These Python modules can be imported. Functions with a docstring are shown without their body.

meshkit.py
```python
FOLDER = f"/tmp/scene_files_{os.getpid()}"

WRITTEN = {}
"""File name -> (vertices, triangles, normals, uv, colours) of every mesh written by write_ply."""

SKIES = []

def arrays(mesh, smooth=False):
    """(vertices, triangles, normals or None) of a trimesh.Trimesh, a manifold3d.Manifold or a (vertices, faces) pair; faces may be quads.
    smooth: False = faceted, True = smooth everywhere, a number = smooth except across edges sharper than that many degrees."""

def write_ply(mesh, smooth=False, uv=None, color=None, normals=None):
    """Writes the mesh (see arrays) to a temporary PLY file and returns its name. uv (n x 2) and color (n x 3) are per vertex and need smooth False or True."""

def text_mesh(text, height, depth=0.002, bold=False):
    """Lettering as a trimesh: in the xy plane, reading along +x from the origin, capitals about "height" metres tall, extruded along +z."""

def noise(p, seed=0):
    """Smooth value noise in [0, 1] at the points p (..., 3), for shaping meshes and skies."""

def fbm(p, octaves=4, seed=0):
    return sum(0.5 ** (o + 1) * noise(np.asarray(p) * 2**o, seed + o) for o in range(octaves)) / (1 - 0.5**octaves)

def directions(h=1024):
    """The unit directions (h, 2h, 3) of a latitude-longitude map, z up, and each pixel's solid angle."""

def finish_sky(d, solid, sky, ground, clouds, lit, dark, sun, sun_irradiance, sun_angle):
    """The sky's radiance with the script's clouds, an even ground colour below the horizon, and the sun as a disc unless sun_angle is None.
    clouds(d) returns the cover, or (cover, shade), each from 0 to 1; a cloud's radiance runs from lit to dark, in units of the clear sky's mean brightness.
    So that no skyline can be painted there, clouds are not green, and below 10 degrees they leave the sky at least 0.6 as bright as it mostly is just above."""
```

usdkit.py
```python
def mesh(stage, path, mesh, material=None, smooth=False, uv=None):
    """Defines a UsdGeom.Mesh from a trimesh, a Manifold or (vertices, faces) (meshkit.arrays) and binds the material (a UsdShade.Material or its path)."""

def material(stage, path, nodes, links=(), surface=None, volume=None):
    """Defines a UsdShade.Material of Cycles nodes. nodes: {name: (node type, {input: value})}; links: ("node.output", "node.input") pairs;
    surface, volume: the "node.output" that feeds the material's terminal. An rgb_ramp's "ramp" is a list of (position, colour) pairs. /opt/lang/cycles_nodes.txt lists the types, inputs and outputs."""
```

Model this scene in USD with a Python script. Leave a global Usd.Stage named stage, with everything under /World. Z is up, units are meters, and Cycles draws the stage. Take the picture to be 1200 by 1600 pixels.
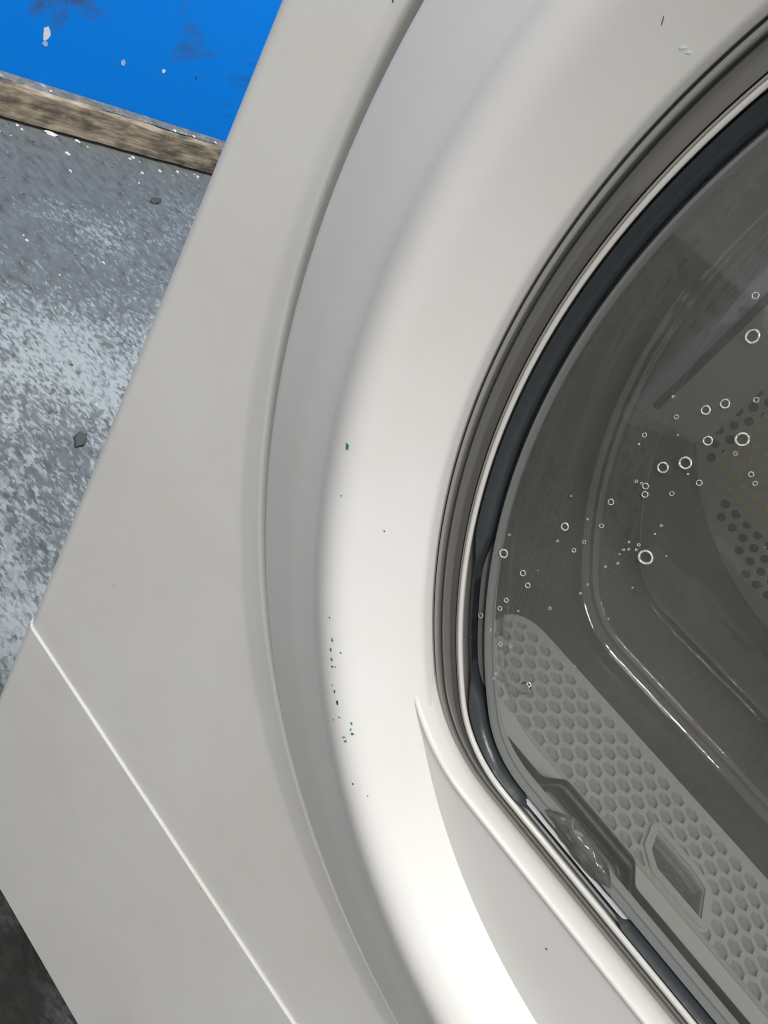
import math, random
import numpy as np
import trimesh
import shapely
from shapely.geometry import Point, Polygon, box as sbox
import usdkit, meshkit
from pxr import Usd, UsdGeom, UsdLux, UsdShade, Gf, Sdf

random.seed(7)
rng = np.random.default_rng(7)
stage = Usd.Stage.CreateInMemory()
UsdGeom.SetStageUpAxis(stage, UsdGeom.Tokens.z)
UsdGeom.SetStageMetersPerUnit(stage, 1.0)
UsdGeom.Xform.Define(stage, '/World')
UsdGeom.Scope.Define(stage, '/World/Looks')

# ------------------------------------------------------------------ camera
RX = (0.63307631, 0.5968975, 0.49287703)       # right
RY = (0.72252202, -0.22713656, -0.65297084)    # down
RZ = (-0.27780627, 0.76949487, -0.57506636)    # forward
CAM = (-0.1125, -0.1822, 0.5878)
cam = UsdGeom.Camera.Define(stage, '/World/camera')
M = Gf.Matrix4d(1)
M.SetRow(0, Gf.Vec4d(*RX, 0)); M.SetRow(1, Gf.Vec4d(*[-a for a in RY], 0))
M.SetRow(2, Gf.Vec4d(*[-a for a in RZ], 0)); M.SetRow(3, Gf.Vec4d(*CAM, 1))
cam.AddTransformOp().Set(M)
cam.CreateFocalLengthAttr(24.0); cam.CreateHorizontalApertureAttr(24.0); cam.CreateVerticalApertureAttr(32.0)
cam.CreateClippingRangeAttr(Gf.Vec2f(0.005, 100)); cam.CreateFocusDistanceAttr(0.34); cam.CreateFStopAttr(0.0)
cam.CreateExposureAttr(1.12)

# ------------------------------------------------------------------ light
amb = UsdLux.DomeLight.Define(stage, '/World/ambient_light')
am = usdkit.material(stage, '/World/Looks/ambient', {'b': ('background_shader', {'color': (1.0, 0.99, 0.97), 'strength': 0.30})}, [], surface='b.background')
UsdShade.MaterialBindingAPI.Apply(amb.GetPrim()).Bind(am)

def rect(name, loc, aim, w, h, power, col):
    nl = rect.n = getattr(rect, 'n', -1) + 1
    l = UsdLux.RectLight.Define(stage, '/World/' + name + ('_%03d' % nl if nl else ''))
    l.CreateWidthAttr(w); l.CreateHeightAttr(h); l.CreateIntensityAttr(power); l.CreateColorAttr(Gf.Vec3f(*col))
    z = np.array(loc, float) - np.array(aim, float); z /= np.linalg.norm(z)
    x = np.cross([0, 1, 0.01], z); x /= np.linalg.norm(x); y = np.cross(z, x)
    m = Gf.Matrix4d(1)
    m.SetRow(0, Gf.Vec4d(*x, 0)); m.SetRow(1, Gf.Vec4d(*y, 0)); m.SetRow(2, Gf.Vec4d(*z, 0)); m.SetRow(3, Gf.Vec4d(*loc, 1))
    l.AddTransformOp().Set(m)
rect('overhead_light', (1.30, -0.77, 2.10), (-0.1, 0.0, 0.45), 0.7, 0.05, 66.0, (1.0, 0.985, 0.965))
rect('overhead_light', (0.22, -1.65, 2.45), (0.22, -1.2, 0), 0.65, 0.045, 90.0, (1.0, 0.985, 0.965))
rect('overhead_light', (-0.30, 1.05, 2.6), (-0.30, 1.05, 0), 0.35, 1.3, 14.0, (1.0, 0.99, 0.97))

rect('overhead_light', (-0.55, -0.55, 2.5), (-0.55, -0.5, 0), 1.6, 1.0, 1.9, (1.0, 0.99, 0.98))  # broad soft fill, added overhead to lift the up-facing slopes of the door ring

# ------------------------------------------------------------------ helpers
used = {}
def uniq(parent, name):
    k = (parent, name); n = used.get(k, 0); used[k] = n + 1
    return f'{parent}/{name}' if n == 0 else f'{parent}/{name}_{n:03d}'
def tag(p, label=None, cat=None, group=None, kind=None):
    p = p.GetPrim() if hasattr(p, 'GetPrim') else p
    for k, v in (('label', label), ('category', cat), ('group', group), ('kind', kind)):
        if v: p.SetCustomDataByKey(k, v)
    return p
def xf(name, parent='/World', **kw):
    p = UsdGeom.Xform.Define(stage, uniq(parent, name)).GetPrim(); tag(p, **kw); return p
def obj(name, mesh, mat, parent='/World', smooth=False, **kw):
    if not isinstance(parent, str): parent = str(parent.GetPath())
    m = usdkit.mesh(stage, uniq(parent, name), mesh, MAT[mat], smooth=smooth); tag(m, **kw); return m.GetPrim()
def cat(*ms): return trimesh.util.concatenate([m for m in ms])
def bx(x0, x1, y0, y1, z0, z1):
    m = trimesh.creation.box((x1 - x0, y1 - y0, z1 - z0)); m.apply_translation(((x0 + x1) / 2, (y0 + y1) / 2, (z0 + z1) / 2)); return m
def rbox(x0, x1, y0, y1, z0, z1, r, n=8):
    import manifold3d as m3
    s = [m3.Manifold.sphere(r, n * 4).translate((x, y, z)) for x in (x0 + r, x1 - r) for y in (y0 + r, y1 - r) for z in (z0 + r, z1 - r)]
    h = m3.Manifold.batch_hull(s).to_mesh()
    return trimesh.Trimesh(h.vert_properties[:, :3], h.tri_verts)

MAT = {}
def mat(name, nodes, links, surface='p.BSDF'):
    MAT[name] = usdkit.material(stage, '/World/Looks/' + name, nodes, links, surface=surface)
def plain(name, col, rough, metallic=0.0, bump=None, **kw):
    nodes = {'p': ('principled_bsdf', {'base_color': col, 'roughness': rough, 'metallic': metallic, **kw})}; links = []
    if bump:
        nodes['g'] = ('geometry', {}); nodes['n'] = ('noise_texture', {'scale': bump[0], 'detail': 2.0})
        nodes['b'] = ('bump', {'strength': bump[1], 'distance': 0.001})
        links = [('g.position', 'n.vector'), ('n.fac', 'b.height'), ('b.normal', 'p.normal')]
    mat(name, nodes, links)

# white enamel / plastic: slight yellowing and grime varied by noise, fine orange peel
def white(name, col, rough, peel):
    c2 = tuple(a * b for a, b in zip(col, (0.93, 0.925, 0.90)))
    mat(name, {'g': ('geometry', {}), 'n': ('noise_texture', {'scale': 9.0, 'detail': 5.0, 'roughness': 0.6}),
               'r': ('rgb_ramp', {'ramp': [(0.32, c2), (0.62, col)]}),
               's': ('noise_texture', {'scale': 40.0, 'detail': 4.0}),
               'q': ('map_range', {'from_min': 0.3, 'from_max': 0.7, 'to_min': rough - 0.05, 'to_max': rough + 0.07}),
               'o': ('noise_texture', {'scale': 900.0, 'detail': 1.0}), 'b': ('bump', {'strength': peel, 'distance': 0.0003}),
               'p': ('principled_bsdf', {'specular_ior_level': 0.45})},
        [('g.position', 'n.vector'), ('n.fac', 'r.fac'), ('r.color', 'p.base_color'), ('g.position', 's.vector'), ('s.fac', 'q.value'),
         ('q.result', 'p.roughness'), ('g.position', 'o.vector'), ('o.fac', 'b.height'), ('b.normal', 'p.normal')])
white('white_enamel', (0.73, 0.725, 0.70), 0.46, 0.10)
white('white_plastic', (0.75, 0.742, 0.725), 0.30, 0.05)
white('recess_shade', (0.06, 0.06, 0.058), 0.45, 0.05)  # near-black colour puts in the shade deep in the door gap
plain('pale_lip', (0.70, 0.685, 0.645), 0.25)
plain('trim_smoke', (0.120, 0.116, 0.111), 0.12, bump=(60, 0.06), coat_weight=0.5)
plain('trim_strip', (0.34, 0.335, 0.31), 0.2)
plain('trim_bead', (0.62, 0.61, 0.57), 0.14, coat_weight=0.6)
plain('black_rubber', (0.028, 0.033, 0.037), 0.25, bump=(300, 0.1))
plain('seal_rubber', (0.026, 0.025, 0.026), 0.35, bump=(240, 0.2))
plain('gap_black', (0.035, 0.034, 0.034), 0.6)
plain('edge_grey', (0.17, 0.178, 0.175), 0.25)
plain('seat_grey', (0.36, 0.37, 0.365), 0.3)
plain('ledge_grey', (0.55, 0.545, 0.525), 0.42, bump=(500, 0.06))
plain('cell_grey', (0.37, 0.373, 0.365), 0.5)
plain('bulkhead_grey', (0.12, 0.122, 0.12), 0.45)
plain('drum_steel', (0.36, 0.36, 0.35), 0.5, metallic=0.1, bump=(30, 0.1))
plain('back_steel', (0.75, 0.75, 0.71), 0.45)
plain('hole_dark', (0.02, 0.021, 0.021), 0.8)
plain('leak_light_yellow', (0.95, 0.90, 0.28), 0.9)
plain('baffle_blue', (0.62, 0.74, 0.90), 0.35)
plain('baffle_grey', (0.95, 0.94, 0.90), 0.45)
plain('lint', (0.55, 0.55, 0.52), 0.9)
plain('green_paint', (0.02, 0.22, 0.11), 0.5)
plain('green_dark', (0.012, 0.09, 0.05), 0.5)
plain('pale_blue', (0.35, 0.50, 0.80), 0.5)
plain('dark_speck', (0.05, 0.05, 0.05), 0.7)
plain('white_chip', (0.75, 0.77, 0.77), 0.5)
plain('chip_dark', (0.07, 0.075, 0.07), 0.8, bump=(200, 0.5))
plain('side_enamel', (0.68, 0.665, 0.635), 0.4)

# clear tinted window: passes light, reflects by fresnel, thin dusty film
mat('window_clear', {'t': ('transparent_bsdf', {'color': (0.91, 0.91, 0.90)}), 'gl': ('glossy_bsdf', {'color': (1, 1, 1), 'roughness': 0.03}),
                     'lw': ('layer_weight', {'blend': 0.5}), 'pw': ('math', {'math_type': 'power', 'value2': 5.0}), 'f': ('math', {'math_type': 'multiply_add', 'value2': 0.92, 'value3': 0.045}), 'm': ('mix_closure', {}),
                     'g': ('geometry', {}), 'n': ('noise_texture', {'scale': 11.0, 'detail': 7.0, 'roughness': 0.62, 'distortion': 0.6}),
                     'q': ('map_range', {'from_min': 0.32, 'from_max': 0.68, 'to_min': 0.055, 'to_max': 0.125, 'clamp': True}),
                     'd': ('diffuse_bsdf', {'color': (0.6, 0.6, 0.57)}), 'm2': ('mix_closure', {})},
    [('lw.facing', 'pw.value1'), ('pw.value', 'f.value1'), ('f.value', 'm.fac'), ('t.transparent' if False else 't.BSDF', 'm.closure1'), ('gl.BSDF', 'm.closure2'), ('m.closure', 'm2.closure1'), ('d.BSDF', 'm2.closure2'),
     ('g.position', 'n.vector'), ('n.fac', 'q.value'), ('q.result', 'm2.fac')], surface='m2.closure')
for nm, hz in (('bowl_clear', 0.004), ('bowl_haze', 0.055)):
    mat(nm, {'t': ('transparent_bsdf', {'color': (0.945, 0.945, 0.94)}), 'gl': ('glossy_bsdf', {'color': (1, 1, 1), 'roughness': 0.028}),
             'lw': ('layer_weight', {'blend': 0.5}), 'pw': ('math', {'math_type': 'power', 'value2': 5.0}),
             'f': ('math', {'math_type': 'multiply_add', 'value2': 0.75, 'value3': 0.07}), 'm': ('mix_closure', {}),
             'g': ('geometry', {}), 'n': ('noise_texture', {'scale': 26.0, 'detail': 3.0}), 'b': ('bump', {'strength': 0.10, 'distance': 0.004}),
             'n2': ('noise_texture', {'scale': 14.0, 'detail': 6.0, 'roughness': 0.6}),
             'q': ('map_range', {'from_min': 0.35, 'from_max': 0.7, 'to_min': hz * 0.6, 'to_max': hz * 1.5, 'clamp': True}),
             'd': ('diffuse_bsdf', {'color': (0.6, 0.6, 0.57)}), 'm2': ('mix_closure', {})},
        [('lw.facing', 'pw.value1'), ('pw.value', 'f.value1'), ('f.value', 'm.fac'), ('t.BSDF', 'm.closure1'), ('gl.BSDF', 'm.closure2'),
         ('g.position', 'n.vector'), ('n.fac', 'b.height'), ('b.normal', 'gl.normal'), ('g.position', 'n2.vector'), ('n2.fac', 'q.value'),
         ('q.result', 'm2.fac'), ('m.closure', 'm2.closure1'), ('d.BSDF', 'm2.closure2')], surface='m2.closure')
mat('bubble_glint', {'t': ('transparent_bsdf', {'color': (0.9, 0.9, 0.9)}), 'p': ('principled_bsdf', {'base_color': (0.8, 0.8, 0.76), 'roughness': 0.08}),
                     'g': ('geometry', {}), 'n': ('noise_texture', {'scale': 2600.0, 'detail': 1.0}),
                     'q': ('map_range', {'from_min': 0.3, 'from_max': 0.6, 'to_min': 0.08, 'to_max': 1.0, 'clamp': True}), 'm': ('mix_closure', {})},
    [('g.position', 'n.vector'), ('n.fac', 'q.value'), ('q.result', 'm.fac'), ('t.BSDF', 'm.closure1'), ('p.BSDF', 'm.closure2')], surface='m.closure')
mat('drop_clear', {'p': ('principled_bsdf', {'base_color': (0.95, 0.95, 0.95), 'roughness': 0.02, 'transmission_weight': 1.0, 'ior': 1.33})}, [])
mat('latch_clear', {'p': ('principled_bsdf', {'base_color': (0.5, 0.49, 0.46), 'roughness': 0.08, 'transmission_weight': 0.9, 'ior': 1.45}),
                    'g': ('geometry', {}), 'n': ('noise_texture', {'scale': 160.0, 'detail': 2.0}), 'b': ('bump', {'strength': 0.5, 'distance': 0.001})},
    [('g.position', 'n.vector'), ('n.fac', 'b.height'), ('b.normal', 'p.normal')])

# painted, worn workshop floor: blue-grey paint, pale worn flakes, dark front patch painting in shade over grime
mat('floor_paint', {
    'g': ('geometry', {}), 'sx': ('separate_xyz', {}),
    'mp': ('mapping', {'rotation': (0, 0, 0.9), 'scale': (1.0, 2.0, 1.0)}),
    'big': ('noise_texture', {'scale': 4.2, 'detail': 4.0, 'roughness': 0.55}),
    'fine': ('noise_texture', {'scale': 68.0, 'detail': 5.0, 'roughness': 0.66}),
    'fine2': ('noise_texture', {'scale': 38.0, 'detail': 3.0, 'roughness': 0.6}),
    'vor': ('voronoi_texture', {'scale': 185.0}), 'vs': ('separate_color', {}), 'fv': ('mix_float', {'fac': 0.22}),
    'mixm': ('math', {'math_type': 'multiply_add', 'value2': 0.75}),
    'xm': ('map_range', {'from_min': -1.12, 'from_max': -0.72, 'to_min': -0.22, 'to_max': 0.0, 'clamp': True}),
    'addx': ('math', {'math_type': 'add'}),
    'ramp': ('rgb_ramp', {'ramp': [(0.79, (0.0, 0.0, 0.0)), (0.87, (0.5, 0.5, 0.5)), (0.97, (1, 1, 1))]}),
    'base': ('rgb_ramp', {'ramp': [(0.30, (0.105, 0.116, 0.117)), (0.50, (0.144, 0.160, 0.161)), (0.70, (0.175, 0.195, 0.197))]}),
    'pale': ('mix_color', {'b': (0.37, 0.405, 0.40)}),
    'dk': ('rgb_ramp', {'ramp': [(0.30, (1, 1, 1)), (0.40, (0, 0, 0))]}),
    'dirt': ('mix_color', {'b': (0.07, 0.075, 0.07)}), 'dm': ('math', {'math_type': 'multiply', 'value2': 0.55}),
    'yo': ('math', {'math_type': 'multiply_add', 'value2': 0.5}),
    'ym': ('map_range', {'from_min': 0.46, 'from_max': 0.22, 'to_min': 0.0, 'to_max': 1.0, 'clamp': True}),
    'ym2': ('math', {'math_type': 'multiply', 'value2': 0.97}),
    'shade_grime': ('mix_color', {'b': (0.012, 0.012, 0.010)}),
    'b': ('bump', {'strength': 0.35, 'distance': 0.002}),
    'p': ('principled_bsdf', {'roughness': 0.7, 'specular_ior_level': 0.25})},
    [('g.position', 'mp.vector'), ('g.position', 'big.vector'), ('mp.vector', 'fine.vector'), ('mp.vector', 'fine2.vector'),
     ('big.fac', 'mixm.value1'), ('mp.vector', 'vor.vector'), ('vor.color', 'vs.color'), ('fine.fac', 'fv.a'), ('vs.r', 'fv.b'), ('fv.result', 'mixm.value3'), ('g.position', 'sx.vector'), ('sx.x', 'xm.value'),
     ('mixm.value', 'addx.value1'), ('xm.result', 'addx.value2'), ('addx.value', 'ramp.fac'),
     ('fine2.fac', 'base.fac'), ('base.color', 'pale.a'), ('ramp.color', 'pale.fac'),
     ('fine2.fac', 'dk.fac'), ('dk.color', 'dm.value1'), ('dm.value', 'dirt.fac'), ('pale.result', 'dirt.a'),
     ('big.fac', 'yo.value1'), ('sx.y', 'yo.value3'), ('yo.value', 'ym.value'), ('ym.result', 'ym2.value1'), ('ym2.value', 'shade_grime.fac'),
     ('dirt.result', 'shade_grime.a'), ('shade_grime.result', 'p.base_color'), ('fine.fac', 'b.height'), ('b.normal', 'p.normal')])
# blue painted wall with scuffs
WANG = math.atan2(0.974, 0.227)      # direction of the wall on the floor
mat('blue_paint', {
    'g': ('texture_coordinate', {}), 'n': ('noise_texture', {'scale': 6.0, 'detail': 6.0, 'roughness': 0.65, 'distortion': 0.4}),
    'mp': ('mapping', {'rotation': (0.0, 0.0, 0.0), 'scale': (1.0, 6.0, 2.2)}),
    'n2': ('noise_texture', {'scale': 9.0, 'detail': 4.0, 'roughness': 0.6}),
    'sx': ('separate_xyz', {}), 'zm': ('map_range', {'from_min': 0.05, 'from_max': 0.20, 'to_min': -0.18, 'to_max': 0.10, 'clamp': True}),
    'add': ('math', {'math_type': 'add'}), 'add2': ('math', {'math_type': 'add'}), 'ml': ('mapping', {'location': (3.7, 1.3, 5.1)}),
    'xm': ('map_range', {'from_min': 0.22, 'from_max': 0.02, 'to_min': -0.08, 'to_max': 0.05, 'clamp': True}),
    'r': ('rgb_ramp', {'ramp': [(0.56, (0, 0, 0)), (0.68, (0.8, 0.8, 0.8))]}),
    'r2': ('rgb_ramp', {'ramp': [(0.64, (0, 0, 0)), (0.74, (0.5, 0.5, 0.5))]}),
    'm': ('mix_color', {'a': (0.0, 0.215, 0.80), 'b': (0.05, 0.09, 0.16)}), 'm2': ('mix_color', {'b': (0.02, 0.10, 0.28)}),
    'p': ('principled_bsdf', {'roughness': 0.5, 'specular_ior_level': 0.15})},
    [('g.object', 'ml.vector'), ('ml.vector', 'n.vector'), ('g.object', 'mp.vector'), ('mp.vector', 'n2.vector'), ('g.object', 'sx.vector'), ('sx.z', 'zm.value'),
     ('n.fac', 'add.value1'), ('zm.result', 'add.value2'), ('sx.x', 'xm.value'), ('add.value', 'add2.value1'), ('xm.result', 'add2.value2'), ('add2.value', 'r.fac'), ('n2.fac', 'r2.fac'), ('r.color', 'm.fac'),
     ('m.result', 'm2.a'), ('r2.color', 'm2.fac'), ('m2.result', 'p.base_color')])
mat('old_wood', {
    'g': ('texture_coordinate', {}), 'mp': ('mapping', {'scale': (20.0, 40.0, 46.0)}),
    'mp2': ('mapping', {'scale': (26.0, 90.0, 210.0)}),
    'n': ('noise_texture', {'scale': 1.0, 'detail': 4.0, 'roughness': 0.6}), 'n2': ('noise_texture', {'scale': 1.0, 'detail': 3.0}),
    'r': ('rgb_ramp', {'ramp': [(0.30, (0.075, 0.064, 0.052)), (0.43, (0.23, 0.19, 0.14)), (0.55, (0.40, 0.33, 0.235)), (0.70, (0.52, 0.45, 0.34))]}),
    'r2': ('rgb_ramp', {'ramp': [(0.35, (0.55, 0.55, 0.55)), (0.6, (1, 1, 1))]}), 'mu': ('mix_color', {'blend_type': 'multiply', 'fac': 1.0}),
    'b': ('bump', {'strength': 0.5, 'distance': 0.002}), 'p': ('principled_bsdf', {'roughness': 0.75})},
    [('g.object', 'mp.vector'), ('g.object', 'mp2.vector'), ('mp.vector', 'n.vector'), ('mp2.vector', 'n2.vector'), ('n.fac', 'r.fac'), ('n2.fac', 'r2.fac'),
     ('r.color', 'mu.a'), ('r2.color', 'mu.b'), ('mu.result', 'p.base_color'), ('n2.fac', 'b.height'), ('b.normal', 'p.normal')])
mat('dusty_ledge', {
    'g': ('texture_coordinate', {}), 'n': ('noise_texture', {'scale': 60.0, 'detail': 5.0, 'roughness': 0.7}),
    'r': ('rgb_ramp', {'ramp': [(0.40, (0.13, 0.145, 0.14)), (0.60, (0.24, 0.25, 0.24)), (0.70, (0.55, 0.56, 0.55))]}), 'p': ('principled_bsdf', {'roughness': 0.9})},
    [('g.object', 'n.vector'), ('n.fac', 'r.fac'), ('r.color', 'p.base_color')])

# ------------------------------------------------------------------ the setting
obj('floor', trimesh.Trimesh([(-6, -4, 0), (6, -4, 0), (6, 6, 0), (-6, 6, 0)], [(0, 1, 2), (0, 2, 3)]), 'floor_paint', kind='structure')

UX, UY = 0.227, 0.974                                   # along the wall; local x
def place(p, loc, ang):
    x = UsdGeom.Xformable(p); x.AddTranslateOp().Set(Gf.Vec3d(*loc)); x.AddRotateZOp().Set(math.degrees(ang))
W0 = (-1.275, 0.526, 0.0)
# local frame: x along the wall, y away from the room (local +y = left of +x), room at -y
wall = obj('blue_wall', rbox(-1.2, 1.6, 0.034, 0.134, 0.051, 1.6, 0.003, 3), 'blue_paint', smooth=30,
           label='bright blue painted wall with scuffs and white paint spots above the wooden board', cat='wall')
place(wall, W0, WANG)
bd = xf('skirting_board', label='rough brown timber board along the foot of the blue wall', cat='board')
place(bd, W0, WANG)
xs = np.linspace(-1.2, 1.6, 281)
prof = [(0.0, 0.006), (0.0, 0.054), (0.004, 0.058), (0.032, 0.058), (0.032, 0.006)]
V = []
for i, x in enumerate(xs):
    for j, (y, z) in enumerate(prof):
        n = meshkit.fbm(np.array([x * 16, j * 0.7, 0.5]), 5, 3) - 0.5
        V.append((x, y + (0.011 * n if j < 3 else 0), z + (0.011 * n if j in (1, 2) else 0)))
F = []
k = len(prof)
for i in range(len(xs) - 1):
    for j in range(k):
        a, b = i * k + j, i * k + (j + 1) % k
        F += [(a, b, b + k), (a, b + k, a + k)]
obj('timber', trimesh.Trimesh(V, F, process=False), 'old_wood', bd, smooth=40)
V = []; F = []
for i, x in enumerate(xs):
    n = meshkit.fbm(np.array([x * 22, 5.1, 0.5]), 3, 5) - 0.5
    V += [(x, 0.010 + 0.010 * n, 0.0592), (x, 0.033, 0.0592 + 0.001), (x, 0.033, 0.0575), (x, 0.012 + 0.010 * n, 0.0575)]
for i in range(len(xs) - 1):
    for j in range(4):
        a, b = i * 4 + j, i * 4 + (j + 1) % 4
        F += [(a, b, b + 4), (a, b + 4, a + 4)]
obj('dust_layer', trimesh.Trimesh(V, F, process=False), 'dusty_ledge', bd, smooth=30)

# chips and crumbs on the floor
def chip(sx, sy, sz, seed):
    m = trimesh.creation.icosphere(2, 1.0); v = m.vertices
    v = v * (1 + 0.7 * (meshkit.noise(v * 1.9 + seed * 7.3, seed)[:, None] - 0.5)); v[:, 2] = np.clip(v[:, 2], -0.35, 0.6)
    v = v * (sx, sy, sz); v[:, 2] -= v[:, 2].min(); return trimesh.Trimesh(v, m.faces)
for (x, y, s, a, lab) in ((-0.606, 0.277, (0.012, 0.0055, 0.005), 2.35, 'dark grey chip of debris on the pale worn floor near the dryer'),
                          (-1.086, 0.696, (0.013, 0.006, 0.005), 2.0, 'dark flake of debris on the bare grey floor below the timber board')):
    o = obj('debris_chip', chip(*s, int(-x * 100)), 'chip_dark', smooth=True, label=lab, cat='debris'); place(o, (x, y, 0), a)
for (x, y, s, lab) in ((-1.253, 0.60, 0.007, 'largest white crumb lying against the foot of the timber board'),):
    o = obj('white_crumb', chip(s * 1.5, s * 0.7, s * 0.45, 5), 'white_chip', smooth=True, label=lab, cat='crumb'); place(o, (x, y, 0), 1.2)
ms = []
for i in range(38):
    t = rng.uniform(-0.35, 0.75); d = -abs(rng.normal(0, 0.022)) - 0.002
    if rng.random() < 0.25: d -= rng.uniform(0, 0.12)
    s = rng.uniform(0.0012, 0.0036)
    m = chip(s * rng.uniform(0.8, 1.6), s, s * 0.6, i); m.apply_translation((W0[0] + UX * t - UY * d * -1 * -1, W0[1] + UY * t + UX * d * -1 * -1, 0))
    ms.append(m)
for i in range(16):
    t = rng.uniform(-0.35, 0.75); d = rng.uniform(0.008, 0.03); s = rng.uniform(0.0012, 0.0030)
    m = chip(s * rng.uniform(0.8, 1.6), s, s * 0.7, i + 90); m.apply_translation((W0[0] + UX * t - UY * d, W0[1] + UY * t + UX * d, 0.060)); ms.append(m)
obj('plaster_crumbs', cat(*ms), 'white_chip', smooth=True, kind='stuff', label='tiny white crumbs scattered along the timber board', cat='crumbs')
for nm, mt, n_, lab in (('dark_grit', 'chip_dark', 150, 'fine dark grit scattered over the worn painted floor'), ('pale_grit', 'white_chip', 90, 'fine pale paint flakes lying loose on the worn floor')):
    ms = []
    for i in range(n_):
        x, y = rng.uniform(-1.3, -0.33), rng.uniform(0.03, 0.95); s = 0.0007 + 0.0016 * rng.random() ** 3
        m = trimesh.creation.icosphere(1, 1.0); m.vertices *= (s * rng.uniform(0.8, 1.9), s, s * 0.5); a_ = rng.uniform(0, 3.1)
        m.apply_transform(trimesh.transformations.rotation_matrix(a_, (0, 0, 1))); m.apply_translation((x, y, 0.0002)); ms.append(m)
    obj(nm, cat(*ms), mt, smooth=True, kind='stuff', label=lab, cat='grit')
# paint spots on the wall
def flake(pts, th):
    return trimesh.creation.extrude_polygon(Polygon(pts), th)
def blob(r, seed, ex=1.0, n=14):
    rr = random.Random(seed)
    return [(ex * r * (0.75 + 0.5 * rr.random()) * math.cos(a), r * (0.75 + 0.5 * rr.random()) * math.sin(a)) for a in np.linspace(0, 2 * math.pi, n, endpoint=False)]
# ------------------------------------------------------------------ the dryer
CZ = 0.5495
N = 480
TH = np.linspace(0, 2 * math.pi, N, endpoint=False)
def circ(r): return np.full(N, float(r))
def dee(r, h, rc=0.05):
    p = Point(0, 0).buffer(r, quad_segs=256).intersection(sbox(-1, -h, 1, 1)).buffer(-rc, quad_segs=64).buffer(rc, quad_segs=64)
    c = np.array(shapely.segmentize(p.exterior, 0.0008).coords)[:-1]; a = np.arctan2(c[:, 1], c[:, 0]) % (2 * math.pi); rr = np.hypot(c[:, 0], c[:, 1])
    o = np.argsort(a); a, rr = a[o], rr[o]
    return np.interp(TH, np.r_[a[-1] - 2 * math.pi, a, a[0] + 2 * math.pi], np.r_[rr[-1], rr, rr[0]])
def loft(profile, close=False, sel=None, cap=False):
    """profile: (rho array, Y). One closed ring of vertices per entry."""
    V = np.concatenate([np.stack([r * np.cos(TH), np.full(N, y) if np.ndim(y) == 0 else y, CZ + r * np.sin(TH)], 1) for r, y in profile])
    k = len(profile); F = []
    idx = np.arange(N)
    for j in range(k if close else k - 1):
        a = j * N + idx; b = ((j + 1) % k) * N + idx
        a2 = j * N + (idx + 1) % N; b2 = ((j + 1) % k) * N + (idx + 1) % N
        if sel is not None: a, b, a2, b2 = a[sel], b[sel], a2[sel], b2[sel]
        F += [np.stack([a, a2, b2], 1), np.stack([a, b2, b], 1)]
    F = np.concatenate(F)
    if cap:
        V = np.vstack([V, [0, np.mean(profile[-1][1]), CZ]]); c = len(V) - 1; a = (k - 1) * N + idx
        F = np.vstack([F, np.stack([a, (k - 1) * N + (idx + 1) % N, np.full(N, c)], 1)])
    m = trimesh.Trimesh(V, F, process=False); m.remove_unreferenced_vertices(); return m
def arc(p0, p1, p2, n=6):
    """quadratic bend through the corner p1 (r, Y pairs)."""
    t = np.linspace(0, 1, n)[:, None]
    return [tuple(q) for q in (1 - t) ** 2 * np.array(p0) + 2 * t * (1 - t) * np.array(p1) + t ** 2 * np.array(p2)]

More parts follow.
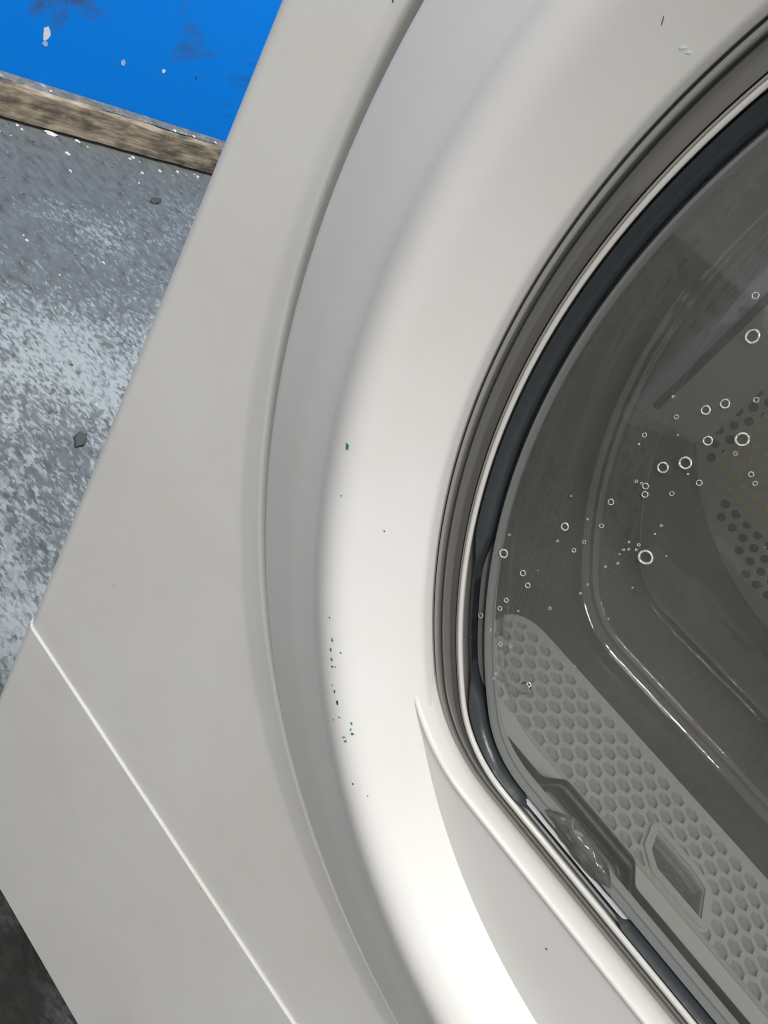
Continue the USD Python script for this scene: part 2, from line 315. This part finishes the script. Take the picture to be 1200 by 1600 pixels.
dryer = xf('tumble_dryer', label='white tumble dryer standing on the grey floor with its round glazed door closed', cat='tumble dryer')
P = str(dryer.GetPath())
W, H, D = 0.299, 0.842, 0.60
ZS = 0.2355                                            # seam between front panel and plinth

# front panel: plane with a round well for the door, rounded left and right edges
def panel(z0, z1, hole, y=0.0, e=0.007):
    out = []
    poly = sbox(-W + e, z0, W - e, z1)
    if hole: poly = poly.difference(Point(0, CZ).buffer(0.30 if False else hole, quad_segs=N // 4))
    v, f = trimesh.creation.triangulate_polygon(poly, engine='earcut')
    out.append(trimesh.Trimesh(np.stack([v[:, 0], np.full(len(v), y), v[:, 1]], 1), f[:, ::-1]))
    for s in (-1, 1):
        a = np.linspace(0, math.pi / 2, 9)
        px = s * (W - e + e * np.sin(a)); py = y + e * (1 - np.cos(a))
        px = np.r_[px, s * W]; py = np.r_[py, 0.03]
        zz = (z0, z1)
        V = np.concatenate([np.stack([px, py, np.full(len(px), z)], 1) for z in zz]); n = len(px)
        F = [(i, i + 1, i + 1 + n) for i in range(n - 1)] + [(i, i + 1 + n, i + n) for i in range(n - 1)]
        out.append(trimesh.Trimesh(V, F, process=False))
    return out
RW = 0.2578
edge = loft([(circ(r), y) for r, y in [(RW, 0.0), (0.2577, 0.0)] + arc((0.2574, 0.0), (0.2560, 0.0), (0.2558, 0.0022), 7) + [(0.2557, 0.012)]])
well = loft([(circ(r), y) for r, y in [(0.2559, 0.010), (0.2550, 0.0165), (0.2505, 0.0190), (0.236, 0.0198), (0.236, 0.0225), (0.2559, 0.0225)]], close=True)
lowedge = bx(-W + 0.007, W - 0.007, 0.0002, 0.012, ZS + 0.0002, ZS + 0.0008)
obj('front_panel', cat(*panel(ZS + 0.0002, H, RW), edge, lowedge), 'white_enamel', P, smooth=32)
obj('door_recess', well, 'recess_shade', P, smooth=40)
# plinth, 1.2 mm proud with a rounded top edge that catches the light
yp = -0.0014
pl = panel(0.014, ZS - 0.0018, None, yp)
e_ = 0.007; aa = np.linspace(math.pi / 2, 0, 9)
path = [(-(W - e_ + e_ * math.sin(t)), yp + e_ * (1 - math.cos(t)), -math.sin(t), -math.cos(t)) for t in aa]
path = path + [(-x, y, -nx, ny) for x, y, nx, ny in path[::-1]]
a = np.linspace(0, math.pi / 2, 7); rt = 0.0007
pr = [(rt * (1 - math.cos(t)), ZS - 0.0018 + 0.0010 * math.sin(t)) for t in a] + [(0.0068, ZS - 0.0007)]
V = [(x - nx * o, y - ny * o, z) for x, y, nx, ny in path for o, z in pr]; F = []
n = len(pr)
for k in range(len(path) - 1):
    for i in range(n - 1):
        p = k * n + i; F += [(p, p + n, p + n + 1), (p, p + n + 1, p + 1)]
toe = bx(-W + 0.004, W - 0.004, yp + 0.0005, 0.03, 0.0135, 0.0139)
obj('plinth_panel', cat(*pl, trimesh.Trimesh(V, F, process=False), toe), 'white_enamel', P, smooth=32)
obj('side_panel', bx(-W + 0.0005, -W + 0.004, 0.030, D, 0.014, H), 'side_enamel', P)
obj('side_panel', bx(W - 0.004, W - 0.0005, 0.030, D, 0.014, H), 'side_enamel', P)
obj('top_panel', bx(-W + 0.001, W - 0.001, 0.003, D, H + 0.0005, H + 0.012), 'side_enamel', P)
obj('rear_panel', bx(-W + 0.005, W - 0.005, D - 0.004, D - 0.001, 0.02, H - 0.001), 'side_enamel', P)
obj('base_plate', bx(-W + 0.005, W - 0.005, 0.032, D - 0.006, 0.016, 0.022), 'side_enamel', P)
for x in (-0.25, 0.25):
    for y in (0.07, 0.53):
        c = trimesh.creation.cylinder(0.02, 0.016, sections=24); c.apply_translation((x, y, 0.008)); obj('foot', c, 'black_rubber', P, smooth=30)

# ---- door
door = xf('door', P); DP = str(door.GetPath())
dl = dee(0.1870, 0.1475, 0.055)      # outline of the window opening at the lip
crest = arc((0.2165, -0.0165), (0.2050, -0.0235), (0.1990, -0.0130), 11)
pr = [(0.2460, 0.018), (0.2485, 0.015), (0.2488, 0.000)] + arc((0.2487, -0.0030), (0.2484, -0.0062), (0.2455, -0.0072), 7) + [(0.2400, -0.0090), (0.2330, -0.0115), (0.2250, -0.0142)] + crest + [(0.1960, -0.0085), (0.1925, -0.0036), (0.1901, -0.0001), (0.1884, 0.0022), (0.18725, 0.0040)]
obj('door_ring', loft([(circ(r), y) for r, y in pr] + [(circ(0.1880), 0.016)], close=True), 'white_plastic', DP, smooth=38)
# flat lower infill between the round ring and the flat-bottomed window, with its pale rounded lip
lip0 = np.minimum(dee(0.1919, 0.1497, 0.062), 0.1901)
obj('lower_infill', loft([(circ(0.1901), 0.0002), (lip0, 0.0002), (lip0, 0.005), (circ(0.1901), 0.005)], close=True), 'white_plastic', DP, smooth=20)
lp = [(0.0006, 0.1922, 0.1499), (-0.0001, 0.1920, 0.1497), (-0.0006, 0.1917, 0.1489), (-0.0004, 0.1914, 0.1479), (0.0008, 0.1907, 0.1473), (0.0025, 0.1897, 0.1471), (0.0040, 0.1890, 0.1470), (0.0050, 0.1882, 0.1469), (0.0135, 0.1870, 0.1465), (0.0135, 0.1900, 0.1499)]
obj('opening_lip', loft([(dee(r, h, 0.061), y) for y, r, h in lp], close=True), 'pale_lip', DP, smooth=50)
DB = [0.0, 0.003, 0.005, 0.0069, 0.0078, 0.0155, 0.0162, 0.0172, 0.0219, 0.0222, 0.0254, 0.0504]
HB = [0.1500, 0.1470, 0.1462, 0.1446, 0.1438, 0.1396, 0.1388, 0.1374, 0.1352, 0.1350, 0.1330, 0.1080]
def ins(d): return dee(0.1915 - d, float(np.interp(d, DB, HB)) if d < 0.05 else 0.1584 - d, max(0.058 - d, 0.01))
def insb(d): return dee(0.1915 - d, 0.1505 - d, max(0.058 - d, 0.01))
def strip(name, pts, m, sm=50, **kw): return obj(name, loft([(ins(d), y) for d, y in pts], **kw), m, DP, smooth=sm)
strip('trim_gap', [(0.0041, 0.0086), (0.0058, 0.0090)], 'gap_black')
strip('trim_edge', [(0.0050, 0.014), (0.0049, 0.0080), (0.0053, 0.0072), (0.0063, 0.0070), (0.0068, 0.0078), (0.0069, 0.014)], 'trim_strip', close=True)
strip('trim_groove', [(0.0069, 0.0095), (0.0078, 0.0098)], 'gap_black')
strip('trim_band', [(0.0078, 0.016), (0.0078, 0.0082), (0.0082, 0.0071), (0.0092, 0.0061), (0.0110, 0.0053), (0.0130, 0.0050), (0.0142, 0.0052), (0.0143, 0.016)], 'trim_smoke', close=True)
strip('trim_inner_edge', [(0.0145, 0.016), (0.0145, 0.0056), (0.0148, 0.0049), (0.0154, 0.0048), (0.0157, 0.0054), (0.0158, 0.016)], 'trim_strip', close=True)
bd_ = [(0.0164 + 0.0007 * math.cos(t), 0.0046 + 0.0010 * math.sin(t)) for t in np.linspace(0, 2 * math.pi, 14, endpoint=False)]
strip('trim_bead', bd_, 'trim_bead', sm=True, close=True)
# black gasket: broken below where the catch sits
ga = [(0.0172, 0.0060), (0.0178, 0.0050), (0.0195, 0.0060), (0.0215, 0.0080), (0.0219, 0.0120), (0.0172, 0.0125)]
deg = np.degrees(TH)
def ramp(x, a, b): t = np.clip((x - a) / (b - a), 0, 1); return t * t * (3 - 2 * t)
gw = np.maximum(1 - ramp(deg, 207, 213), ramp(deg, 222, 228)) * np.maximum(1 - ramp(deg, 237.2, 238.6), ramp(deg, 251.6, 252.6))
g0 = ins(0.0195)
obj('gasket', loft([(g0 + (ins(d) - g0) * gw, y + 0.0012 * (1 - gw)) for d, y in ga], close=True), 'black_rubber', DP, smooth=45)
for nm, m_, lo, hi, o_ in (('seat_bridge', 'seat_grey', 236.6, 253.2, 0.0), ('clear_bridge', 'trim_smoke', 205, 230, 0.0026)):
    obj(nm, loft([(ins(d), y) for d, y in [(0.0169, 0.0124), (0.0169, 0.0066 + o_), (0.0178, 0.0066 + o_), (0.0205, 0.0078 + o_), (0.0216, 0.0092 + o_), (0.0219, 0.0124)]], close=True, sel=(deg > lo) & (deg < hi)), m_, DP, smooth=40)
strip('gasket_seat', [(0.0168, 0.0128), (0.0168, 0.0106), (0.0222, 0.0128), (0.0222, 0.016), (0.0168, 0.016)], 'seat_grey', sm=30, close=True)
strip('window_edge', [(0.0222, 0.0092), (0.0230, 0.0080), (0.0238, 0.0082), (0.0242, 0.0100), (0.0243, 0.0112), (0.0222, 0.0112)], 'edge_grey', close=True)
# window pane, slightly domed, and the bowl behind it
obj('window_pane', loft([(ins(0.02425), 0.0104), (ins(0.05), 0.0098), (ins(0.08), 0.0095), (ins(0.11), 0.0090)], cap=True), 'window_clear', DP, smooth=True)
def bend(d0, y0, d1, y1, inward, n=9):
    t = np.linspace(0, math.pi / 2, n)
    return [(d0 + (d1 - d0) * (1 - math.cos(u)), y0 + (y1 - y0) * math.sin(u)) if inward else (d0 + (d1 - d0) * math.sin(u), y0 + (y1 - y0) * (1 - math.cos(u))) for u in t]
bo = [(0.0262, 0.014), (0.0235, 0.020), (0.0150, 0.030), (0.0125, 0.060), (0.0113, 0.095)] + bend(0.0112, 0.0990, 0.0176, 0.1074, True, 14)
bf = [(0.0176, 0.1074)] + bend(0.0181, 0.1077, 0.0203, 0.1110, False, 10) + [(0.0207, 0.128), (0.0218, 0.1490)] + bend(0.0219, 0.1495, 0.0229, 0.1506, True, 6) + [(0.0250, 0.1510), (0.0300, 0.1516), (0.07, 0.153), (0.12, 0.1535)]
obj('glass_bowl', loft([(insb(d), y) for d, y in bo]), 'bowl_clear', DP, smooth=60)
obj('bowl_floor', loft([(insb(d), y) for d, y in bf], cap=True), 'bowl_haze', DP, smooth=60)

# bubbles trapped in the window: pale rings paint in their rim glints
BUB = [(-0.1366,0.5551,1.63),(-0.1424,0.5618,.81),(-0.1323,0.5364,1.16),(-0.1302,0.5404,1.15),(-0.1361,0.5305,.59),(-0.1268,0.5315,1.17),(-0.1216,0.5371,1.65),(-0.1386,0.5219,.59),(-0.1297,0.5192,1.44),(-0.1267,0.5239,1.6),(-0.121,0.5227,.76),(-0.1294,0.5126,.86),(-0.128,0.5109,.86),(-0.1319,0.5117,.43),(-0.1306,0.5123,.34),(-0.1236,0.516,.6),(-0.1259,0.5456,.65),(-0.1203,0.5336,.5),(-0.1327,0.5029,.88),(-0.13,0.4962,.62),(-0.1368,0.4882,1.18),(-0.1302,0.4892,.54),(-0.1305,0.4852,.64),(-0.1164,0.4989,2.02),(-0.1441,0.4677,1.43),(-0.1466,0.4734,.38),(-0.1361,0.468,.95),(-0.1326,0.4664,.85),(-0.12,0.4919,.36),(-0.1216,0.4958,.35),(-0.134,0.4573,.78),(-0.1336,0.4536,.78),(-0.1236,0.4666,.47),(-0.1313,0.4455,.6),(-0.1259,0.4449,.7),(-0.1234,0.4473,.49),(-0.1204,0.4362,.51),(-0.1197,0.4343,.51),(-0.1209,0.4773,.37),(-0.1213,0.4808,.37),(-0.1123,0.5317,.58),(-0.1144,0.5326,.66),(-0.1199,0.4999,.44),(-0.1194,0.4984,.35),(-0.1208,0.497,.35),(-0.1362,0.4465,.9),(-0.1332,0.4387,.61),(-0.1196,0.508,.35),(-0.1355,0.4834,.37)]
rr_ = random.Random(11)
for i in range(18):
    BUB.append((rr_.uniform(-0.142, -0.098), rr_.uniform(0.452, 0.535), rr_.uniform(0.18, 0.34)))
for (x, z, r) in BUB:
    r *= 0.001; mi = max(0.15 * r, 0.00008)
    m = trimesh.creation.torus(1.0 - mi / r, mi / r, 28, 10); m.vertices *= r
    m.vertices *= 1 + 0.16 * (meshkit.noise(m.vertices * (1.3 / r) + 50 * x, 3)[:, None] - 0.5)
    m.apply_transform(trimesh.transformations.rotation_matrix(math.pi / 2, (1, 0, 0))); m.apply_translation((x, 0.0092 if r > 0.0005 else 0.0094, z))
    obj('air_bubble', m, 'bubble_glint', DP, smooth=True)
m = trimesh.creation.icosphere(3, 1.0); m.vertices *= (0.0017, 0.0013, 0.0027)
m.vertices *= 1 + 0.25 * (meshkit.noise(m.vertices * 900, 4)[:, None] - 0.5); m.apply_translation((-0.1116, 0.0088, 0.4412))
obj('water_drop', m, 'drop_clear', DP, smooth=True)

# catch at the foot of the window, clear plastic lump, dark seal bulging round it
import manifold3d as m3
def lump(pts):
    h = m3.Manifold.batch_hull([m3.Manifold.sphere(r, 24).translate(p) for *p, r in pts])
    return h
L1 = lump([(-0.0800, 0.0095, 0.4145, 0.0012), (-0.0722, 0.0105, 0.4185, 0.0024), (-0.0640, 0.0105, 0.4182, 0.0026), (-0.0575, 0.0100, 0.4168, 0.0022), (-0.0508, 0.0095, 0.4140, 0.0012), (-0.0650, 0.0085, 0.4148, 0.0014)])
L1 = L1.refine_to_length(0.0012).to_mesh(); m = trimesh.Trimesh(L1.vert_properties[:, :3], L1.tri_verts)
m.vertices += m.vertex_normals * (0.0011 * (meshkit.noise(m.vertices * 380, 2) - 0.5))[:, None]
obj('door_catch', m, 'latch_clear', DP, smooth=True)

# ---- inside: bulkhead, throat, filter ledge, drum
blk = insb(0.012)
obj('bulkhead', loft([(circ(0.235), 0.024), (dee(0.2060, 0.1570, 0.015), 0.024), (dee(0.2050, 0.1560, 0.015), 0.03), (dee(0.2050, 0.1560, 0.015), 0.097), (circ(0.285), 0.097), (circ(0.285), 0.094), (circ(0.235), 0.090)], close=True), 'bulkhead_grey', P, smooth=35)
obj('rear_well', loft([(circ(0.2360), 0.0225), (circ(0.2360), 0.0235), (circ(0.26), 0.0235), (circ(0.26), 0.0225)], close=True), 'side_enamel', P, smooth=30)
ZL = 0.398
def xy(poly, z0, z1):
    m = trimesh.creation.extrude_polygon(poly, z1 - z0, engine='earcut'); m.apply_translation((0, 0, z0)); return m
# ledge follows the throat to left and right
lx = 0.146
ledge = Polygon([(-0.139, 0.0985), (-0.139, 0.026), (0.139, 0.026), (0.139, 0.0985)]).buffer(-0.016).buffer(0.016, quad_segs=10)
finger = Polygon([(-0.0425, 0.0672), (-0.0412, 0.0580), (-0.0365, 0.0536), (-0.0165, 0.0536), (-0.0195, 0.0655), (-0.0255, 0.0672)]).buffer(0.002).buffer(-0.002)
frame = finger.buffer(0.0045)
pitch = 0.00745; cells = []
for j in range(7):
    for i in range(-18, 19):
        cx = -0.1099 + pitch * (i + 14 - 14 + (j % 2) * 0.5); cy = 0.0515 + j * pitch * 0.866
        if not (-0.136 < cx < 0.136): continue
        hx = Polygon([(cx + 0.00265 * math.cos(a), cy + 0.00265 * math.sin(a)) for a in np.radians(np.arange(30, 390, 60))]).buffer(0.0005, quad_segs=3)
        hx = hx.intersection(sbox(-1, 0.0492, 1, 0.0958)).intersection(ledge.buffer(-0.003)).difference(frame)
        if hx.area > 5e-6 and hx.geom_type == 'Polygon': cells.append(hx)
for i in range(1, 34):
    pass
cu = shapely.union_all(cells)
top = ledge.difference(cu).difference(finger)
fg = xf('lint_filter', P); FP = str(fg.GetPath())
tilt = trimesh.transformations.rotation_matrix(math.radians(2.5), (1, 0, 0), (0, 0.05, ZL))
def tl(m): m.apply_transform(tilt); return m
obj('honeycomb_grille', tl(xy(top, ZL - 0.0010, ZL)), 'ledge_grey', FP)
obj('filter_mesh', tl(xy(ledge.difference(finger), ZL - 0.0026, ZL - 0.0011)), 'cell_grey', FP)
rim = frame.buffer(-0.0012).difference(finger.buffer(0.0004))
obj('finger_rim', tl(xy(rim, ZL + 0.0002, ZL + 0.0011)), 'ledge_grey', FP)
obj('finger_well', tl(cat(xy(finger.buffer(0.001).difference(finger), ZL - 0.014, ZL - 0.0032), xy(finger.buffer(0.001), ZL - 0.016, ZL - 0.0145))), 'cell_grey', FP)
# dark seal lying on the front of the ledge, bulging around the catch
sx_ = np.linspace(-0.13, 0.12, 160)
def bump(x): return np.clip((x + 0.087) / 0.009, 0, 1) * np.clip((-0.041 - x) / 0.007, 0, 1)
V = []; F = []
pr = None
for x in sx_:
    b = bump(x); b = b * b * (3 - 2 * b); yy = 0.0290 + 0.0075 * b; zz = ZL + 0.0025 + 0.0035 * b
    for t in np.linspace(0, 2 * math.pi, 12, endpoint=False): V.append((x, yy + (0.0050 - 0.0018 * b) * math.cos(t), zz + (0.0046 - 0.0014 * b) * math.sin(t)))
for i in range(len(sx_) - 1):
    for j in range(12):
        a, b = i * 12 + j, i * 12 + (j + 1) % 12
        F += [(a, b, b + 12), (a, b + 12, a + 12)]
obj('ledge_seal', trimesh.Trimesh(V, F, process=False), 'seal_rubber', FP, smooth=True)

drum = xf('drum', P); RP = str(drum.GetPath())
YB = 0.46
obj('drum_shell', loft([(circ(0.283), 0.100), (circ(0.281), 0.102), (circ(0.281), YB - 0.02), (circ(0.274), YB - 0.006), (circ(0.262), YB), (circ(0.232), YB + 0.001), (circ(0.229), YB + 0.004), (circ(0.232), YB + 0.006), (circ(0.287), YB + 0.004), (circ(0.287), 0.100)], close=True), 'drum_steel', RP, smooth=40)
# perforated back plate
hp = 0.0115; holes = []
for j in range(-24, 25):
    for i in range(-24, 25):
        x = hp * (i + 0.5 * (j % 2)); z = hp * 0.866 * j
        if math.hypot(x, z) < 0.219 and -0.235 < x < 0.10 and -0.235 < z < 0.12: holes.append((x, z))
plate = Point(0, 0).buffer(0.231, quad_segs=60).difference(shapely.union_all([Point(x, z).buffer(0.0037, quad_segs=4) for x, z in holes]))
m = trimesh.creation.extrude_polygon(plate, 0.0014, engine='earcut')
m.apply_transform(trimesh.transformations.rotation_matrix(math.pi / 2, (1, 0, 0))); m.apply_translation((0, YB + 0.0045, CZ))
obj('perforated_back', m, 'back_steel', RP)
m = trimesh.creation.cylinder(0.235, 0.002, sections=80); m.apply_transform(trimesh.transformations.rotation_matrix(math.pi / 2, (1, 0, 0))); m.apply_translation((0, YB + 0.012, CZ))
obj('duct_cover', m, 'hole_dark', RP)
fe = Polygon([(-0.142, 0.445), (-0.142, 0.395), (-0.131, 0.379), (-0.09, 0.375), (-0.03, 0.38), (-0.01, 0.42), (-0.03, 0.47), (-0.11, 0.47)]).buffer(0.004)
m = trimesh.creation.extrude_polygon(fe, 0.002, engine='earcut'); m.apply_transform(trimesh.transformations.rotation_matrix(math.pi / 2, (1, 0, 0))); m.apply_translation((0, YB + 0.0072, 0))
obj('leak_light_pad', m, 'leak_light_yellow', RP)  # bright yellow pad painted in for light leaking through the drum holes
# lifter: wedge on the rear left with a rounded bluish ridge
lf = m3.Manifold.batch_hull([m3.Manifold.sphere(r, 24).translate(p) for p, r in
     [((-0.222, 0.445, 0.372), 0.006), ((-0.215, 0.425, 0.396), 0.008), ((-0.165, 0.448, 0.40), 0.005), ((-0.205, 0.415, 0.66), 0.010), ((-0.160, 0.448, 0.66), 0.006), ((-0.225, 0.445, 0.66), 0.006)]]).to_mesh()
obj('drum_lifter', trimesh.Trimesh(lf.vert_properties[:, :3], lf.tri_verts), 'baffle_grey', RP, smooth=40)
lf = m3.Manifold.batch_hull([m3.Manifold.sphere(r, 24).translate(p) for p, r in [((-0.213, 0.414, 0.400), 0.0075), ((-0.203, 0.402, 0.66), 0.0095), ((-0.221, 0.428, 0.395), 0.006), ((-0.215, 0.42, 0.66), 0.008)]]).to_mesh()
obj('lifter_ridge', trimesh.Trimesh(lf.vert_properties[:, :3], lf.tri_verts), 'baffle_blue', RP, smooth=60)



lf = m3.Manifold.batch_hull([m3.Manifold.sphere(r, 20).translate(p) for p, r in [((-0.2035, 0.4195, 0.405), 0.0034), ((-0.1915, 0.4090, 0.66), 0.0036)]]).to_mesh()
obj('lifter_groove', trimesh.Trimesh(lf.vert_properties[:, :3], lf.tri_verts), 'hole_dark', RP, smooth=60)

# ---- small marks
def fleck(p, n, w, h, seed, th=0.00012):
    rq = random.Random(seed)
    poly = Polygon([((0.35 + 1.0 * rq.random()) * math.cos(t), (0.35 + 1.0 * rq.random()) * math.sin(t)) for t in np.linspace(0, 6.283, 13, endpoint=False)]); m = trimesh.creation.extrude_polygon(poly, th, engine='earcut')
    m.vertices[:, 0] *= w * 0.001; m.vertices[:, 1] *= h * 0.001
    n = np.array(n, float); n /= np.linalg.norm(n); u = np.array(RX) - np.dot(RX, n) * n; u /= np.linalg.norm(u); v = np.cross(n, u)
    T = np.eye(4); T[:3, 0], T[:3, 1], T[:3, 2], T[:3, 3] = u, v, n, np.array(p) + n * 0.00002
    m.apply_transform(T); return m
GREEN = [(-.1918,-.0192,.4716,.09,-1,.04,.5,1.0),(-.1848,-.019,.4582,.26,-.96,.13,.28,.28),(-.1597,-.0191,.4187,.07,-1,.06,.3,.9),(-.158,-.0192,.4157,.07,-1,.06,.3,.6),(-.1559,-.0192,.4133,.07,-1,.06,.45,.6),(-.1542,-.0192,.4114,.07,-1,.06,.4,.45),(-.1553,-.0182,.4171,.37,-.88,.31,.35,.3),(-.1535,-.019,.4122,.22,-.96,.2,.4,.25),(-.1504,-.0192,.4064,.07,-1,.07,.3,.45),(-.1485,-.0192,.4054,.07,-1,.07,.35,.6),(-.1455,-.0191,.403,.07,-1,.07,.35,.9),(-.1427,-.0192,.3967,-.06,-1,-.07,.3,.3),(-.1419,-.0191,.3995,.07,-1,.07,.5,.25),(-.1381,-.0177,.4007,.44,-.77,.47,.35,.6),(-.1368,-.0179,.3989,.33,-.88,.36,.35,.5),(-.1355,-.0178,.398,.32,-.88,.36,.6,.5),(-.1353,-.0189,.3947,.19,-.96,.22,.55,.45),(-.1366,-.019,.3953,.2,-.96,.22,.5,.28),(-.1648,-.0192,.424,.08,-1,.06,.3,.3)]
for i, g_ in enumerate(GREEN):
    obj('green_paint_fleck', fleck(g_[:3], g_[3:6], g_[6], g_[7], i), 'green_paint' if i not in (3, 9, 10) else 'green_dark', DP)
DARK = [(-.1714,-.009,.4538,.73,-.55,.4,.25,.25),(-.1844,.0013,.505,.88,-.42,.22,.22,.22),(-.1832,-.0012,.4954,.82,-.51,.24,.15,.15),(-.1242,-.019,.385,.18,-.96,.24,.28,.38),(-.1184,-.0173,.3851,.37,-.77,.52,.2,.2),(-.1911,-.0079,.5911,.79,-.58,-.17,.10,.8),(-.049,.0001,.3874,0,-1,0,.3,.4)]
for i, g_ in enumerate(DARK): obj('dark_speck', fleck(g_[:3], g_[3:6], g_[6], g_[7], 50 + i), 'dark_speck', DP)
for i, g_ in enumerate([(-.1869,-.0017,.5895,.81,-.57,-.18,.9,.26),(-.1857,0.0,.5896,.79,-.59,-.17,.6,.22)]): obj('white_scratch', fleck(g_[:3], g_[3:6], g_[6], g_[7], 70 + i), 'white_chip', DP)
for i, (x, z, w_, h_) in enumerate([(-.259, .313, .22, .25), (-.1388, .2327, .2, .35), (-.26, .5613, .25, .35), (-.2705, .562, .2, .3)]):
    obj('dark_speck', fleck((x, -0.0016 if z < ZS else 0.0, z), (0, -1, 0), w_, h_, 90 + i), 'dark_speck', P)
wp = str(wall.GetPath())
for i, (x, z, w_, h_, mt) in enumerate([(0.0495, 0.1347, 5.5, 10, 'white_chip'), (0.1726, 0.1322, 4, 5, 'pale_blue'), (0.2414, 0.142, 3, 3, 'white_chip'), (0.300, 0.150, 1.8, 1.8, 'dark_speck'), (0.05, 0.12, 4, 4, 'pale_blue')]):
    v = trimesh.creation.extrude_polygon(Polygon(blob(1.0, 30 + i, n=12)), 0.0006, engine='earcut')
    v.vertices = np.stack([x + v.vertices[:, 0] * w_ * 0.001, 0.0339 - v.vertices[:, 2], z + v.vertices[:, 1] * h_ * 0.001], 1)
    obj('paint_spot', v, mt, wp)
